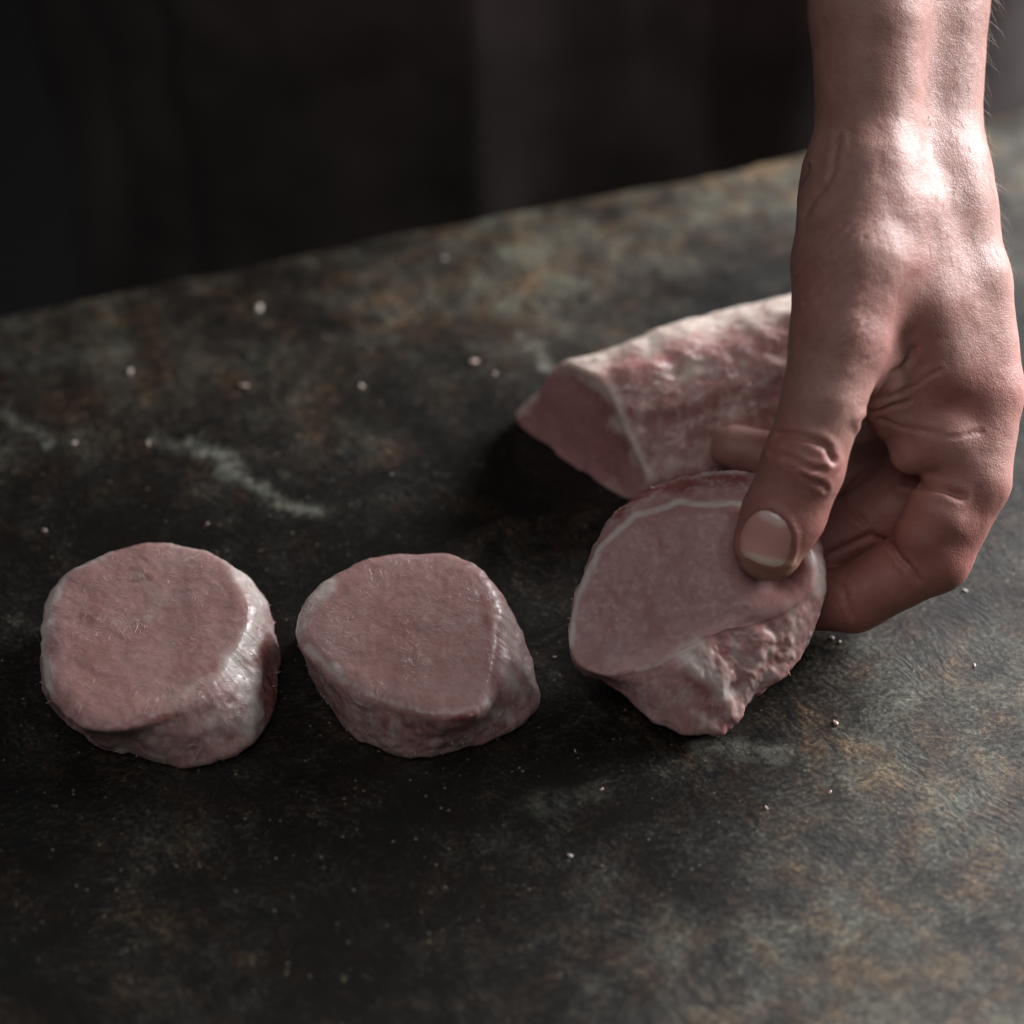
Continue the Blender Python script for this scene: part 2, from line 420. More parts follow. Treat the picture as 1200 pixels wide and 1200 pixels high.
face1 = [(95, 500), (108, 380), (200, 232), (370, 150), (480, 118), (600, 105), (760, 135), (880, 195), (950, 290), (985, 400), (960, 500), (905, 610), (850, 700), (760, 775), (640, 825), (480, 868), (300, 880), (200, 830), (135, 740), (105, 620)]
sil1 = [(125, 760), (200, 862), (310, 915), (450, 975), (590, 1032), (720, 1045), (890, 1005), (1010, 925), (1062, 800), (1075, 640), (1052, 460), (1000, 330)]
flat_slice('pork_slice', (20, 600), face1, sil1, 1.75,
    [([(135, 740), (100, 560), (112, 390), (206, 246), (362, 162)], 34, 1.0), ([(600, 108), (780, 150), (910, 230)], 12, .5),
     ([(930, 240), (990, 340), (1005, 440), (965, 540), (905, 630), (930, 720), (985, 790), (960, 890)], 44, 1.0),
     ([(880, 640), (960, 690)], 50, .9), ([(640, 770), (860, 660)], 26, .4), ([(820, 860), (900, 850)], 55, .5),
     ([(480, 260), (600, 360), (560, 430)], 30, .22), ([(560, 1010), (610, 1030)], 25, .5), ([(700, 200), (760, 170)], 8, .4)],
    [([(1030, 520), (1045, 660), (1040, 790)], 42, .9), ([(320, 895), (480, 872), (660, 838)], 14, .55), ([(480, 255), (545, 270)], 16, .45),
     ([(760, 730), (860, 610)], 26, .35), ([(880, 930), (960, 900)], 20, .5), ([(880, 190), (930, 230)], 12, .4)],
    11, .032, 'roundest raw pork slice with white fat lump at its right edge, far left of row', tilt=(.02, -.02))

face2 = [(88, 450), (100, 400), (150, 312), (260, 232), (380, 176), (480, 152), (600, 160), (720, 147), (840, 197), (900, 255), (945, 345), (945, 500), (930, 620), (900, 740), (860, 812), (780, 832), (650, 832), (520, 802), (400, 762), (290, 702), (200, 622), (120, 542)]
sil2 = [(95, 500), (150, 640), (240, 805), (340, 920), (450, 975), (550, 1008), (700, 992), (830, 952), (960, 912), (1050, 862), (1100, 780), (1080, 680), (1040, 560), (1000, 450)]
flat_slice('pork_slice', (320, 600), face2, sil2, 1.75,
    [([(100, 470), (115, 410), (165, 330), (225, 290)], 46, .95), ([(130, 550), (220, 640), (300, 695)], 20, .9), ([(300, 695), (520, 805), (680, 835), (850, 812)], 9, .35),
     ([(220, 250), (360, 185), (480, 158)], 16, .55), ([(970, 660), (1010, 750)], 46, .75), ([(895, 800), (970, 855)], 24, 1), ([(960, 420), (1010, 540), (1050, 640)], 34, .45),
     ([(840, 197), (930, 310)], 9, .6), ([(490, 850), (510, 930)], 9, .5), ([(340, 790), (380, 800)], 9, .8), ([(640, 600), (640, 720)], 10, .25)],
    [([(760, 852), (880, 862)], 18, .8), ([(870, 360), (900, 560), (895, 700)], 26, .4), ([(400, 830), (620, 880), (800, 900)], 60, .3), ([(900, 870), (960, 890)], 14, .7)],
    23, .03, 'raw pork slice with pointed right corner, in the middle of the row', tilt=(.0, .0))

# the held slice: leaning up, its far side lifted by the fingers
def held_slice():
    k = 3.1579; org = (620, 520)
    P = lambda L: np.array([(org[0] + x / k, org[1] + y / k) for x, y in L])
    face = P([(152, 690), (168, 600), (205, 490), (250, 392), (320, 315), (400, 262), (540, 217), (680, 212), (790, 222), (900, 260), (1010, 330), (1068, 430), (1060, 530), (1000, 590), (930, 640), (850, 668), (740, 690), (650, 722), (560, 772), (480, 812), (400, 842), (290, 862), (200, 830), (155, 775)])
    sil = P([(150, 690), (166, 600), (200, 480), (240, 370), (330, 245), (440, 165), (540, 135), (640, 112), (790, 100), (920, 160), (1040, 280), (1098, 440), (1092, 560), (1070, 650), (1040, 735), (1000, 800), (960, 850), (880, 900), (810, 960), (765, 1030), (720, 1066), (620, 1070), (540, 1062), (470, 1030), (410, 985), (340, 920), (270, 878), (190, 845), (150, 780)])
    ctr = P([(600, 560)])[0]
    ang, rf = polar(face, ctr, smooth=4); _, rs = polar(sil, ctr, smooth=4)
    rs = np.maximum(rs, rf * 1.005)
    cs = np.stack([np.cos(ang), np.sin(ang)], -1)
    py0, py1 = 786.0, 588.0
    def wface(p): return 6.35 + (py0 - p[:, 1]) / (py0 - py1) * (-.95)
    def pts(p, w): return np.stack([to_world(cam_c(a, b, c)) * 100 for (a, b), c in zip(p, w)])
    def ring(r, dw): p = ctr + cs * r[:, None]; return pts(p, wface(p) + dw)
    def lowclamp(Q, z):
        # what would sink into the table rests on it
        Q = Q.copy()
        need = np.maximum(0, z - Q[:, 2]); o = CAMPOS * 100
        d = o - Q; t = need / d[:, 2]; return Q + d * t[:, None]
    psil = ctr + cs * rs[:, None]
    up = np.clip((700 - psil[:, 1]) / 130, 0, 1)
    sidew = wface(psil) - .75
    low = sm(psil[:, 1], 660, 760)
    rows = [ring(rf * .004, .0), ring(rf * .5, .03), ring(rf * .84, .03), ring(rf * .94, -.02 + .05 * low), ring(rf, -.13 + .13 * low),
            ring(rf * .55 + rs * .45, -.35 + .18 * low), lowclamp(pts(psil, sidew), .12), lowclamp(ring(rs * .96, -1.5), .05), lowclamp(ring(rs * .88, -1.85), .04), lowclamp(ring(rf * .01, -1.95), .04)]
    G, par = loft(rows, [40, 36, 14, 10, 20, 24, 16, 8, 10])
    strokes_f = [([(150, 740), (172, 590), (255, 390), (400, 262), (540, 219), (790, 228)], 15, 1.0), ([(255, 390), (400, 262), (540, 219), (790, 228)], 9, 1.0), ([(165, 640), (190, 520), (250, 400)], 30, .45),
        ([(400, 842), (480, 812), (560, 775), (640, 735)], 10, .7), ([(575, 770), (620, 830), (700, 870), (715, 920)], 40, .95), ([(620, 740), (660, 800)], 34, .7), ([(760, 720), (770, 790), (850, 815), (900, 760)], 18, .6),
        ([(1010, 400), (1075, 450), (1080, 540)], 34, .75), ([(720, 930), (830, 900), (900, 850)], 26, .6), ([(960, 600), (1000, 680), (960, 760)], 30, .35), ([(620, 1000), (680, 1040)], 22, .4),
        ([(640, 112), (790, 100)], 10, .6), ([(420, 880), (430, 960)], 10, .35)]
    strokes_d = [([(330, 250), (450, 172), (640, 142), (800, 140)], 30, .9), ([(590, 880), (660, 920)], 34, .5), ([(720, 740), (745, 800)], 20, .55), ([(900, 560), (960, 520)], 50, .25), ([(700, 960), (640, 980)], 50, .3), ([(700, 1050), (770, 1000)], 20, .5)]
    T = lambda L: [([(org[0] + x / k, org[1] + y / k) for x, y in q], w / k, a) for q, w, a in L]
    def extra(G, px, side):
        z = (px - np.array(org)) * k
        rag = sm(z[..., 0], 540, 720) * sm(z[..., 1], 620, 760) * sm(par, 3.2, 4.2)[:, None]
        d = rag * (fbm(G, 2.6, 3, 77, .55) * .05 + noise(G * np.array([1, 1, .5]), 9, 78) * .016)
        b = 1 - sm(seg_dist(z, [(600, 790), (690, 870)]), 15, 95); d += b * .07 * sm(par, 3.4, 5.0)[:, None]
        b = 1 - sm(seg_dist(z, [(835, 745)]), 30, 85); d += b * .07
        b = np.exp(-((seg_dist(z, [(835, 745)]) - 85) / 16) ** 2); d -= b * .03
        b = 1 - sm(seg_dist(z, [(880, 450), (960, 500)]), 30, 110); d -= b * .10 * (1 - sm(par, 2.6, 4.4))[:, None]
        td = seg_dist(px, [(908, 620), (900, 650)]); d += .055 * np.exp(-((td - 60) / 16) ** 2) * (1 - sm(par, 3.0, 4.4))[:, None]; d -= .10 * (1 - sm(td, 20, 50)) * (1 - sm(par, 3.0, 4.4))[:, None]
        return d
    return finish_slice('pork_slice', G, par, 4, T(strokes_f), T(strokes_d), 41, .035, 'raw pork slice with ragged fatty front, lifted between thumb and fingers', extra, held_pork)
held_slice()

# the rest of the loin behind
def loin():
    n = np.array([-.70, -.68, .22]); n /= np.linalg.norm(n)
    p0 = on_plane(735, 585, .1)
    cut = [(600, 492), (612, 474), (632, 462), (640, 440), (655, 425), (682, 432), (706, 446), (722, 470), (736, 505), (752, 540), (764, 566), (752, 584), (735, 588), (690, 566), (640, 530), (608, 508)]
    c = np.array(cut, float)
    W = on_plane(c[:, 0], c[:, 1], n=n, p0=p0)
    W[:, 2] = np.maximum(W[:, 2], .05)
    ctr = W.mean(0)
    ex = np.cross([0, 0, 1.0], n); ex /= np.linalg.norm(ex); ey = np.cross(n, ex)
    if ex[0] < 0: ex = -ex
    q = np.stack([(W - ctr) @ ex, (W - ctr) @ ey], -1)
    ang, r = polar(q, np.zeros(2), smooth=5)
    cs = np.stack([np.cos(ang), np.sin(ang)], -1)
    axis = np.array([.93, .36, 0.0]); axis /= np.linalg.norm(axis)
    # later sections turn square to the loin's length
    ex2 = np.array([.36, -.93, 0.0]); ey2 = np.array([0, 0, 1.0])
    zmin0 = (ctr[2])
    def ring(s, dist, turn, wob=0, lift=0):
        xx = ex * (1 - turn) + ex2 * turn; xx /= np.linalg.norm(xx)
        yy = ey * (1 - turn) + ey2 * turn; yy /= np.linalg.norm(yy)
        rr = r * s
        P = ctr + axis * dist + (cs[:, :1] * xx + cs[:, 1:] * yy) * rr[:, None] + np.array([0, 0, lift])
        P[:, 2] = np.maximum(P[:, 2], .05); return P
    rows = [ring(.004, .12, 0), ring(.5, .08, 0), ring(.86, .03, 0), ring(.95, 0, 0), ring(1.0, .1, 0), ring(1.03, .7, .1), ring(1.05, 2.0, .3, lift=0), ring(1.08, 4.0, .55, lift=.05),
            ring(1.07, 6.2, .8, lift=.1), ring(.95, 8.3, 1, lift=0), ring(.62, 9.6, 1, lift=0), ring(.01, 10.1, 1)]
    G, par = loft(rows, [24, 20, 10, 8, 14, 30, 40, 40, 30, 16, 10])
    nn = grid_normals(G)
    if (nn[10].mean(0) @ n) < 0: nn = -nn; flip = True
    else: flip = False
    side = sm(par, 3.8, 4.6)[:, None]
    d = fbm(G, .9, 2, 61) * (.03 + .08 * side) + fbm(G * np.array([.5, 1, 1]), 2.6, 2, 63, .4) * (.01 + .030 * side) + noise(G, 14, 66) * .005 * side
    px = to_px(G); G = G + nn * d[..., None]; G[:, :, 2] = np.maximum(G[:, :, 2], .02)
    fat = paint(px, [([(690, 434), (716, 455), (735, 500), (765, 565)], 11, .9), ([(596, 492), (618, 470)], 12, 1), ([(596, 492), (604, 486)], 8, 1), ([(640, 440), (652, 424)], 5, .8), ([(735, 585), (700, 572)], 6, .35),
        ([(660, 424), (740, 396), (830, 364), (940, 345)], 24, 1.0), ([(760, 384), (930, 345)], 28, 1.0), ([(790, 540), (750, 500), (770, 450), (830, 430)], 11, .3), ([(770, 570), (820, 520)], 12, .3),
        ([(850, 470), (900, 440)], 6, .5), ([(800, 440), (825, 425)], 7, .7), ([(835, 480), (900, 480)], 7, .4)], 71, 9)
    st = sm(fbm(G * np.array([.5, 1, 1]), 2.2, 4, 81), -.2, 1.1) * side * .10
    fat = np.maximum(fat, st)
    dk = paint(px, [([(640, 440), (680, 500), (720, 560)], 40, .12), ([(722, 480), (745, 540)], 12, .5), ([(770, 460), (800, 480), (840, 500)], 26, .3), ([(850, 455), (930, 400)], 36, .35), ([(860, 480), (930, 470)], 16, .6)], 73, 8)
    at = np.stack([fat, dk, side * np.ones(G.shape[:2])], -1).reshape(-1, 3)
    F = grid_faces(*G.shape[:2])
    if flip: F = F[:, ::-1]
    o = mesh_obj('pork_loin', G.reshape(-1, 3) * .01, F, loinmat, attrs=at)
    tag(o, 'uncut end of raw pork loin with pale fat ridge, lying behind the hand', 'meat')
loin()

# ------------------------------------------------------------------ person: forearm and hand as one surface
CH = []   # chains of (px, py, w, r) ; blended inside a chain with kin, to the rest with kout
def ch(k, *p): CH.append((k, [(cam_c(a, b, c), r) for a, b, c, r in p]))
# forearm and wrist
ch(.9, (1020, -900, 4.0, 3.0), (1014, -350, 4.6, 2.3), (1018, 20, 5.2, 1.45), (1018, 150, 5.2, 1.28), (1016, 235, 5.3, 1.48))
ch(.9, (1120, -900, 2.0, 3.2), (1105, -350, 2.5, 2.5), (1078, 20, 3.3, 1.7), (1078, 150, 3.5, 1.55), (1088, 235, 4.0, 1.5))
# thumb
ch(.55, (1010, 215, 5.5, 1.46), (1000, 310, 6.1, 1.48), (984, 398, 6.5, 1.2), (964, 470, 6.75, .98), (941, 545, 6.75, 1.0), (918, 603, 6.45, .99), (901, 640, 6.30, .86))
# index metacarpal, first web muscle
ch(.8, (1090, 215, 3.9, 1.36), (1119, 330, 4.2, 1.38), (1142, 455, 4.2, 1.22))
ch(.8, (1044, 270, 5.1, 1.35), (1075, 360, 5.2, 1.22), (1098, 430, 5.0, 1.0))
ch(.5, (1008, 415, 5.7, .85), (1052, 478, 4.75, .80), (1105, 505, 4.6, .9))
# other metacarpals
ch(.8, (1080, 220, 2.8, 1.35), (1125, 430, 2.5, 1.2))
ch(.8, (1070, 230, 1.6, 1.25), (1105, 420, 1.0, 1.1))
ch(.8, (1060, 230, .6, 1.15), (1082, 400, -.3, 1.0))
ch(.8, (1010, 250, 4.2, 1.4), (1040, 370, 3.2, 1.2))
FING = [
 [(1142, 462, 4.2, 1.2), (1134, 560, 4.4, 1.07), (1094, 650, 4.2, .95), (1000, 702, 3.7, .84), (925, 705, 3.25, .70)],
 [(1125, 440, 2.6, 1.1), (1105, 530, 2.8, 1.0), (1042, 600, 2.6, .92), (962, 640, 2.5, .86), (890, 650, 2.2, .65)],
 [(1105, 425, 1.2, 1.0), (1085, 505, 1.4, .95), (1033, 562, 1.4, .88), (945, 548, 1.25, .78), (860, 525, 1.0, .60)],
 [(1082, 405, -.3, .9), (1060, 470, -.5, .82), (1015, 515, -.7, .72), (960, 530, -.9, .62), (915, 535, -.9, .52)]]
NPALM = len(CH)
for f in FING: ch(.22, *f)
ch(.35, (1112, 520, 4.9, .78), (1070, 528, 4.7, .58))       # fleshy base of the index finger
ch(.2, (1100, 605, 4.75, .90), (1085, 625, 4.7, .78))      # pad of its first joint
ch(.18, (1040, 683, 4.15, .66), (1020, 690, 4.05, .62))    # pad of its second joint

def smin(a, b, k):
    h = np.clip(.5 + .5 * (b - a) / k, 0, 1); return b + (a - b) * h - k * h * (1 - h)
def sdf(P):
    tot = None
    for k, pts in CH:
        d = None
        for (a, ra), (b, rb) in zip(pts[:-1], pts[1:]):
            a = a.astype(np.float32); b = b.astype(np.float32)
            ab = b - a; h = np.clip(((P - a) @ ab) / (ab @ ab), 0, 1)
            q = P - a - h[:, None] * ab
            dd = np.sqrt((q * q).sum(-1)) - (ra + (rb - ra) * h)
            d = dd if d is None else smin(d, dd, .18)
        tot = d if tot is None else smin(tot, d, k)
    return tot
def surface_nets():
    s = .075
    U = np.arange(4.0, 15.6, s, dtype=np.float32); W = np.arange(-2.9, 8.6, s, dtype=np.float32)
    V = np.concatenate([np.arange(-4.2, 13.4, s), np.arange(13.4, 36, .3)]).astype(np.float32)
    B = 4
    pad = lambda a, st: np.concatenate([a, a[-1] + st * np.arange(1, (-len(a)) % B + 1, dtype=np.float32)]).astype(np.float32)
    U, V, W = pad(U, s), pad(V, .3), pad(W, s)
    cu, cv, cw = (x.reshape(-1, B).mean(1) for x in (U, V, W))
    g = np.stack(np.meshgrid(cu, cv, cw, indexing='ij'), -1).reshape(-1, 3)
    cf = sdf(g).reshape(len(cu), len(cv), len(cw))
    f = np.repeat(np.repeat(np.repeat(cf, B, 0), B, 1), B, 2)
    hw = np.where(cv > 13.2, 1.1, .42)[None, :, None]
    act = np.repeat(np.repeat(np.repeat(np.abs(cf) < hw, B, 0), B, 1), B, 2)
    i, j, k = np.nonzero(act)
    f[i, j, k] = sdf(np.stack([U[i], V[j], W[k]], -1))
    ins = f < 0
    nx, ny, nz = f.shape
    cnt = np.zeros((nx - 1, ny - 1, nz - 1), np.int8)
    for a in (0, 1):
        for b in (0, 1):
            for c in (0, 1): cnt += ins[a:nx - 1 + a, b:ny - 1 + b, c:nz - 1 + c]
    I, J, K = np.nonzero((cnt > 0) & (cnt < 8))
    idx = np.full(cnt.shape, -1, np.int64); idx[I, J, K] = np.arange(len(I))
    acc = np.zeros((len(I), 3)); num = np.zeros(len(I))
    corners = [(a, b, c) for a in (0, 1) for b in (0, 1) for c in (0, 1)]
    for ci in corners:
        for ax in range(3):
            if ci[ax]: continue
            cj = list(ci); cj[ax] = 1
            i0, j0, k0 = I + ci[0], J + ci[1], K + ci[2]; i1, j1, k1 = I + cj[0], J + cj[1], K + cj[2]
            fa, fb = f[i0, j0, k0], f[i1, j1, k1]; cr = (fa < 0) != (fb < 0)
            t = np.where(cr, fa / np.where(fa == fb, 1, fa - fb), 0)
            pa = np.stack([U[i0], V[j0], W[k0]], -1); pb = np.stack([U[i1], V[j1], W[k1]], -1)
            acc += np.where(cr[:, None], pa + (pb - pa) * t[:, None], 0); num += cr
    P = acc / num[:, None]
    Fs = []
    for ax in range(3):
        sl0 = [slice(None)] * 3; sl1 = [slice(None)] * 3
        sl0[ax] = slice(0, -1); sl1[ax] = slice(1, None)
        a, b = ins[tuple(sl0)], ins[tuple(sl1)]
        e = np.argwhere(a != b)
        o1, o2 = [(1, 2), (2, 0), (0, 1)][ax]
        ok = (e[:, o1] > 0) & (e[:, o2] > 0) & (e[:, o1] < f.shape[o1] - 1) & (e[:, o2] < f.shape[o2] - 1); e = e[ok]
        q = []
        for d1, d2 in ((0, 0), (-1, 0), (-1, -1), (0, -1)):
            c = e.copy(); c[:, o1] += d1; c[:, o2] += d2; q.append(idx[c[:, 0], c[:, 1], c[:, 2]])
        q = np.stack(q, -1); fl = ~a[e[:, 0], e[:, 1], e[:, 2]]
        q[fl] = q[fl][:, ::-1]; Fs.append(q[(q >= 0).all(1)])
    F = np.concatenate(Fs)
    return P, F
def sgrad(P, h=.02):
    g = np.stack([sdf((P + np.eye(3)[i] * h).astype(np.float32)) - sdf((P - np.eye(3)[i] * h).astype(np.float32)) for i in range(3)], -1)
    return g / np.maximum(np.linalg.norm(g, axis=-1, keepdims=True), 1e-6)
HV, HF = surface_nets()
for _ in range(2):
    HV = HV - sgrad(HV) * sdf(HV.astype(np.float32))[:, None] * .9
HN = sgrad(HV)
def cpx(P): return np.stack([600 + P[:, 0] * FPX / (Dc - P[:, 2]), 600 - P[:, 1] * FPX / (Dc - P[:, 2])], -1)
HPX = cpx(HV)
def zz(L, o=(800, 440), k=3.0): return [(o[0] + x / k, o[1] + y / k) for x, y in L]
NAIL = zz([(205, 600), (208, 560), (225, 515), (255, 485), (290, 474), (330, 490), (362, 520), (380, 560), (378, 610), (365, 650), (340, 668), (290, 660), (240, 640), (212, 625)])
def in_poly(p, poly):
    poly = np.asarray(poly); r = np.zeros(len(p), bool); n = len(poly)
    for i in range(n):
        a, b = poly[i], poly[(i + 1) % n]
        c = ((a[1] > p[:, 1]) != (b[1] > p[:, 1])) & (p[:, 0] < (b[0] - a[0]) * (p[:, 1] - a[1]) / (b[1] - a[1] + 1e-9) + a[0])
        r ^= c
    return r
def hand():
    disp = np.zeros(len(HV)); front = sm(HN[:, 2], -.1, .3)
    P3 = np.concatenate([HPX * .02, HV[:, 2:]], -1)
    wpx = HPX + np.stack([fbm(P3, 1.7, 2, 3), fbm(P3, 1.7, 2, 13)], -1) * 3
    def crease(pts, w, depth, wmin=-9, wmax=99, puff=.5):
        nonlocal disp
        depth *= 1.45; w *= .9
        d = seg_dist(wpx, pts); m = front * (HV[:, 2] > wmin) * (HV[:, 2] < wmax)
        disp -= m * depth * np.exp(-(d / w) ** 2); disp += m * depth * puff * np.exp(-((d - 2.6 * w) / (1.7 * w)) ** 2)
    # thumb knuckle folds
    crease(zz([(330, 212), (400, 205), (460, 222), (505, 255), (528, 300)]), 3.2, .055, 5.5)
    crease(zz([(315, 268), (380, 285), (440, 318), (490, 335)]), 3.0, .045, 5.5)
    crease(zz([(420, 345), (470, 375), (500, 400)]), 2.4, .035, 5.5)
    crease(zz([(350, 300), (410, 330)]), 2.2, .02, 5.5)
    # side of the index finger
    crease(zz([(640, 165), (690, 300), (770, 372), (860, 385), (980, 428)]), 4.0, .09, 3.5)
    crease(zz([(690, 155), (800, 190), (900, 212), (960, 212), (1060, 203)]), 2.6, .03, 3.5, puff=.25)
    crease(zz([(655, 130), (800, 90)]), 2.6, .035, 3.5)
    crease(zz([(520, 640), (600, 585), (670, 560), (740, 600), (830, 715)]), 3.4, .06, 3.0, puff=.3)
    crease(zz([(525, 700), (575, 770), (605, 850)]), 3.0, .04, 2.6, puff=.2)
    crease(zz([(700, 560), (760, 640), (800, 660)]), 2.2, .025, 3.0)
    crease(zz([(560, 450), (640, 520)]), 3, .05, 1.0, 3.6)
    crease(zz([(660, 320), (560, 430)]), 3, .05, 1.0, 3.6)
    # back of thumb and wrist: long fine folds
    z1 = lambda L: zz(L, (800, 140), 3.0)
    crease(z1([(440, 170), (400, 260), (388, 360)]), 3.2, .05, 0)
    crease(z1([(545, 60), (530, 160), (480, 260), (430, 330)]), 3.5, .035, 0)
    crease(z1([(560, 540), (480, 590), (430, 640)]), 2.0, .022, 0)
    crease(z1([(520, 470), (440, 520), (400, 560)]), 2.0, .02, 0)
    crease(z1([(690, 980), (800, 940), (900, 880)]), 2.4, .03, 0)
    crease(z1([(810, 800), (760, 880), (680, 980)]), 4.0, .05, 0)
    for i in range(64):
        rnd = random.Random(i); x = 375 + rnd.random() * 230; y = 380 + rnd.random() * 520; L = 50 + 70 * rnd.random()
        crease(z1([(x + L, y - L * .55), (x + L * .5, y - L * .2), (x, y)]), 1.5, .007 + .006 * rnd.random(), 0, puff=.3)
    # tendons and veins
    def ridge(pts, w, h):
        nonlocal disp
        disp += front * h * .6 * np.exp(-(seg_dist(HPX, pts) / w) ** 2)
    ridge(z1([(740, 40), (800, 300), (840, 480)]), 16, .05)
    ridge(z1([(620, 60), (640, 330), (600, 620), (560, 850)]), 20, .06)
    ridge(z1([(880, 280), (960, 480), (1030, 700)]), 13, .05)
    ridge(z1([(480, 60), (440, 260)]), 12, .05)
    # nail bed
    thumb = (HV[:, 2] > 6.3) & (HN[:, 2] > .1)
    ip = in_poly(HPX, NAIL); dn = seg_dist(HPX, NAIL + NAIL[:1])
    disp -= thumb * np.where(ip, sm(dn, 0, 2.5) * .06, 0)
    low = sm(HPX[:, 1] - (HPX[:, 0] - 900) * .2, 655, 664)
    disp += thumb * np.where(~ip, .06 * np.exp(-((dn - 5.5) / 4.0) ** 2), 0) * (1 - .8 * low)
    # general unevenness
    disp += fbm(HV, .9, 2, 91) * .016 + noise(HV, 5, 93) * .006 + noise(HV, 12, 94) * .003
    V = HV + HN * disp[:, None]
    # colour masks: redness, yellowish callus, pale
    red = np.zeros(len(V))
    for pts, w, s in [(zz([(330, 230), (420, 300), (500, 330)]), 36, .75), (zz([(700, 620), (850, 560)]), 45, .5), (zz([(620, 760)]), 50, .55), (z1([(600, 660), (680, 760)]), 60, .4),
                      (z1([(1000, 1000), (1120, 940)]), 50, .55), (z1([(450, 560), (420, 700)]), 30, .4), (z1([(830, 500), (860, 640)]), 40, .25), (zz([(200, 560), (215, 650)]), 9, .6), (zz([(360, 470), (395, 560)]), 12, .5)]:
        red = np.maximum(red, s * np.exp(-(seg_dist(HPX, pts) / w) ** 2) * front)
    red = np.maximum(red, .7 * sm(-HV[:, 1], -2.5, 1.0))
    yel = thumb * np.exp(-(seg_dist(HPX, zz([(205, 660), (250, 695), (310, 715), (360, 690), (400, 640)])) / 7) ** 2)
    at = np.stack([np.clip(red + fbm(HV, .8, 2, 5) * .12, 0, 1), yel, sm(HV[:, 1], 6, 14)], -1)
    t = NT('skin'); m = t.mask(); p = t.pos
    mott = t.noise(p, 110, 4, .6)
    c = t.mix(t.ramp(mott, [(.3, 0), (.7, 1)]), (.282, .132, .109), (.368, .192, .160))
    c = t.mix(m[0], c, (.33, .115, .098)); c = t.mix(t.math('MULTIPLY', m[1], .4), c, (.50, .37, .23))
    c = t.mix(t.math('MULTIPLY', t.ramp(t.noise(p, 420, 3, .6), [(.48, 0), (.7, 1)]), .35), c, (.25, .095, .08))
    cell = t.voro(t.warp(p, 500, .0012), 1150, 'DISTANCE_TO_EDGE')
    h = t.math('ADD', t.math('MULTIPLY', t.ramp(cell, [(0, 0), (.22, 1)]), .5), t.math('MULTIPLY', t.noise(p, 800, 3), 1.2))
    fold = t.noise(t.mapping(t.warp(p, 90, .004), rot=(0, .75, .2), sc=(1, 1, 5)), 260, 3)
    h = t.math('ADD', h, t.math('MULTIPLY', fold, .5))
    t.set(color=c, rough=t.ramp(mott, [(.3, .46), (.7, .60)]), spec=.45, normal=t.bump(h, .0001, .7), sss=.22, ssr=(1, .38, .22), sss_scale=.004)
    o = mesh_obj('person', to_world(V), HF, t.m, attrs=at)
    tag(o, 'bare left hand and forearm of a person pinching a slice of pork', 'person')
    return o, V
person, HV2 = hand()

def nail():
    poly = np.array(NAIL, float); c = poly.mean(0)
    # finer outline
    n = 64; q = poly - c; a = np.arctan2(q[:, 1], q[:, 0]); r = np.hypot(*q.T); o = np.argsort(a); a, r = a[o], r[o]
    ang = np.linspace(-np.pi, np.pi, n, endpoint=False)
    rr = np.interp(ang, np.r_[a - 2 * np.pi, a, a + 2 * np.pi], np.r_[r, r, r])
    rr = np.convolve(np.r_[rr[-2:], rr, rr[:2]], np.ones(5) / 5, 'valid')
    rings = np.linspace(0.01, 1.03, 16)
    px = np.concatenate([c + np.stack([np.cos(ang), np.sin(ang)], -1) * (rr * s)[:, None] for s in rings])
    sr = np.repeat(rings, n)
    w = np.full(len(px), 8.2)
    for _ in range(40):
        P = np.stack([cam_c(x, y, ww) for (x, y), ww in zip(px, w)]); w = w - sdf(P.astype(np.float32)) * .8
    P = np.stack([cam_c(x, y, ww) for (x, y), ww in zip(px, w)]); N = sgrad(P)
    off = .035 * (1 - .9 * sm(sr, .86, 1.03)) + .0
    # free edge stands slightly proud
    fe = sm(px[:, 1] + (c[0] - px[:, 0]) * .25, 652, 664); off = off + fe * .02
    P = P + N * off[:, None]
    F = grid_faces(len(rings), n)
    t = NT('nail'); m = t.mask(); p = t.pos
    cc = t.mix(m[0], (.60, .305, .265), (.72, .56, .51)); cc = t.mix(t.math('MULTIPLY', m[1], .8), cc, (.72, .58, .46))
    t.set(color=cc, rough=.24, spec=.55, sss=.15, ssr=(1, .5, .4), sss_scale=.002, normal=t.bump(t.noise(t.mapping(p, rot=(0, 0, .4), sc=(6, 1, 1)), 400, 2), .00008, .6))
    lun = 1 - sm(seg_dist(px, [zz([(300, 478)])[0], zz([(345, 500)])[0]]), 6, 14)
    at = np.stack([lun * .8, sm(px[:, 1] + (c[0] - px[:, 0]) * .25, 648, 655), lun * 0], -1)
    V = to_world(P)
    # orientation
    a0, b0, c0 = V[F[200][0]], V[F[200][1]], V[F[200][2]]
    if np.cross(b0 - a0, c0 - a0) @ BACK < 0: F = F[:, ::-1]
    mesh_obj('thumb_nail', V, F, t.m, person, attrs=at)
nail()

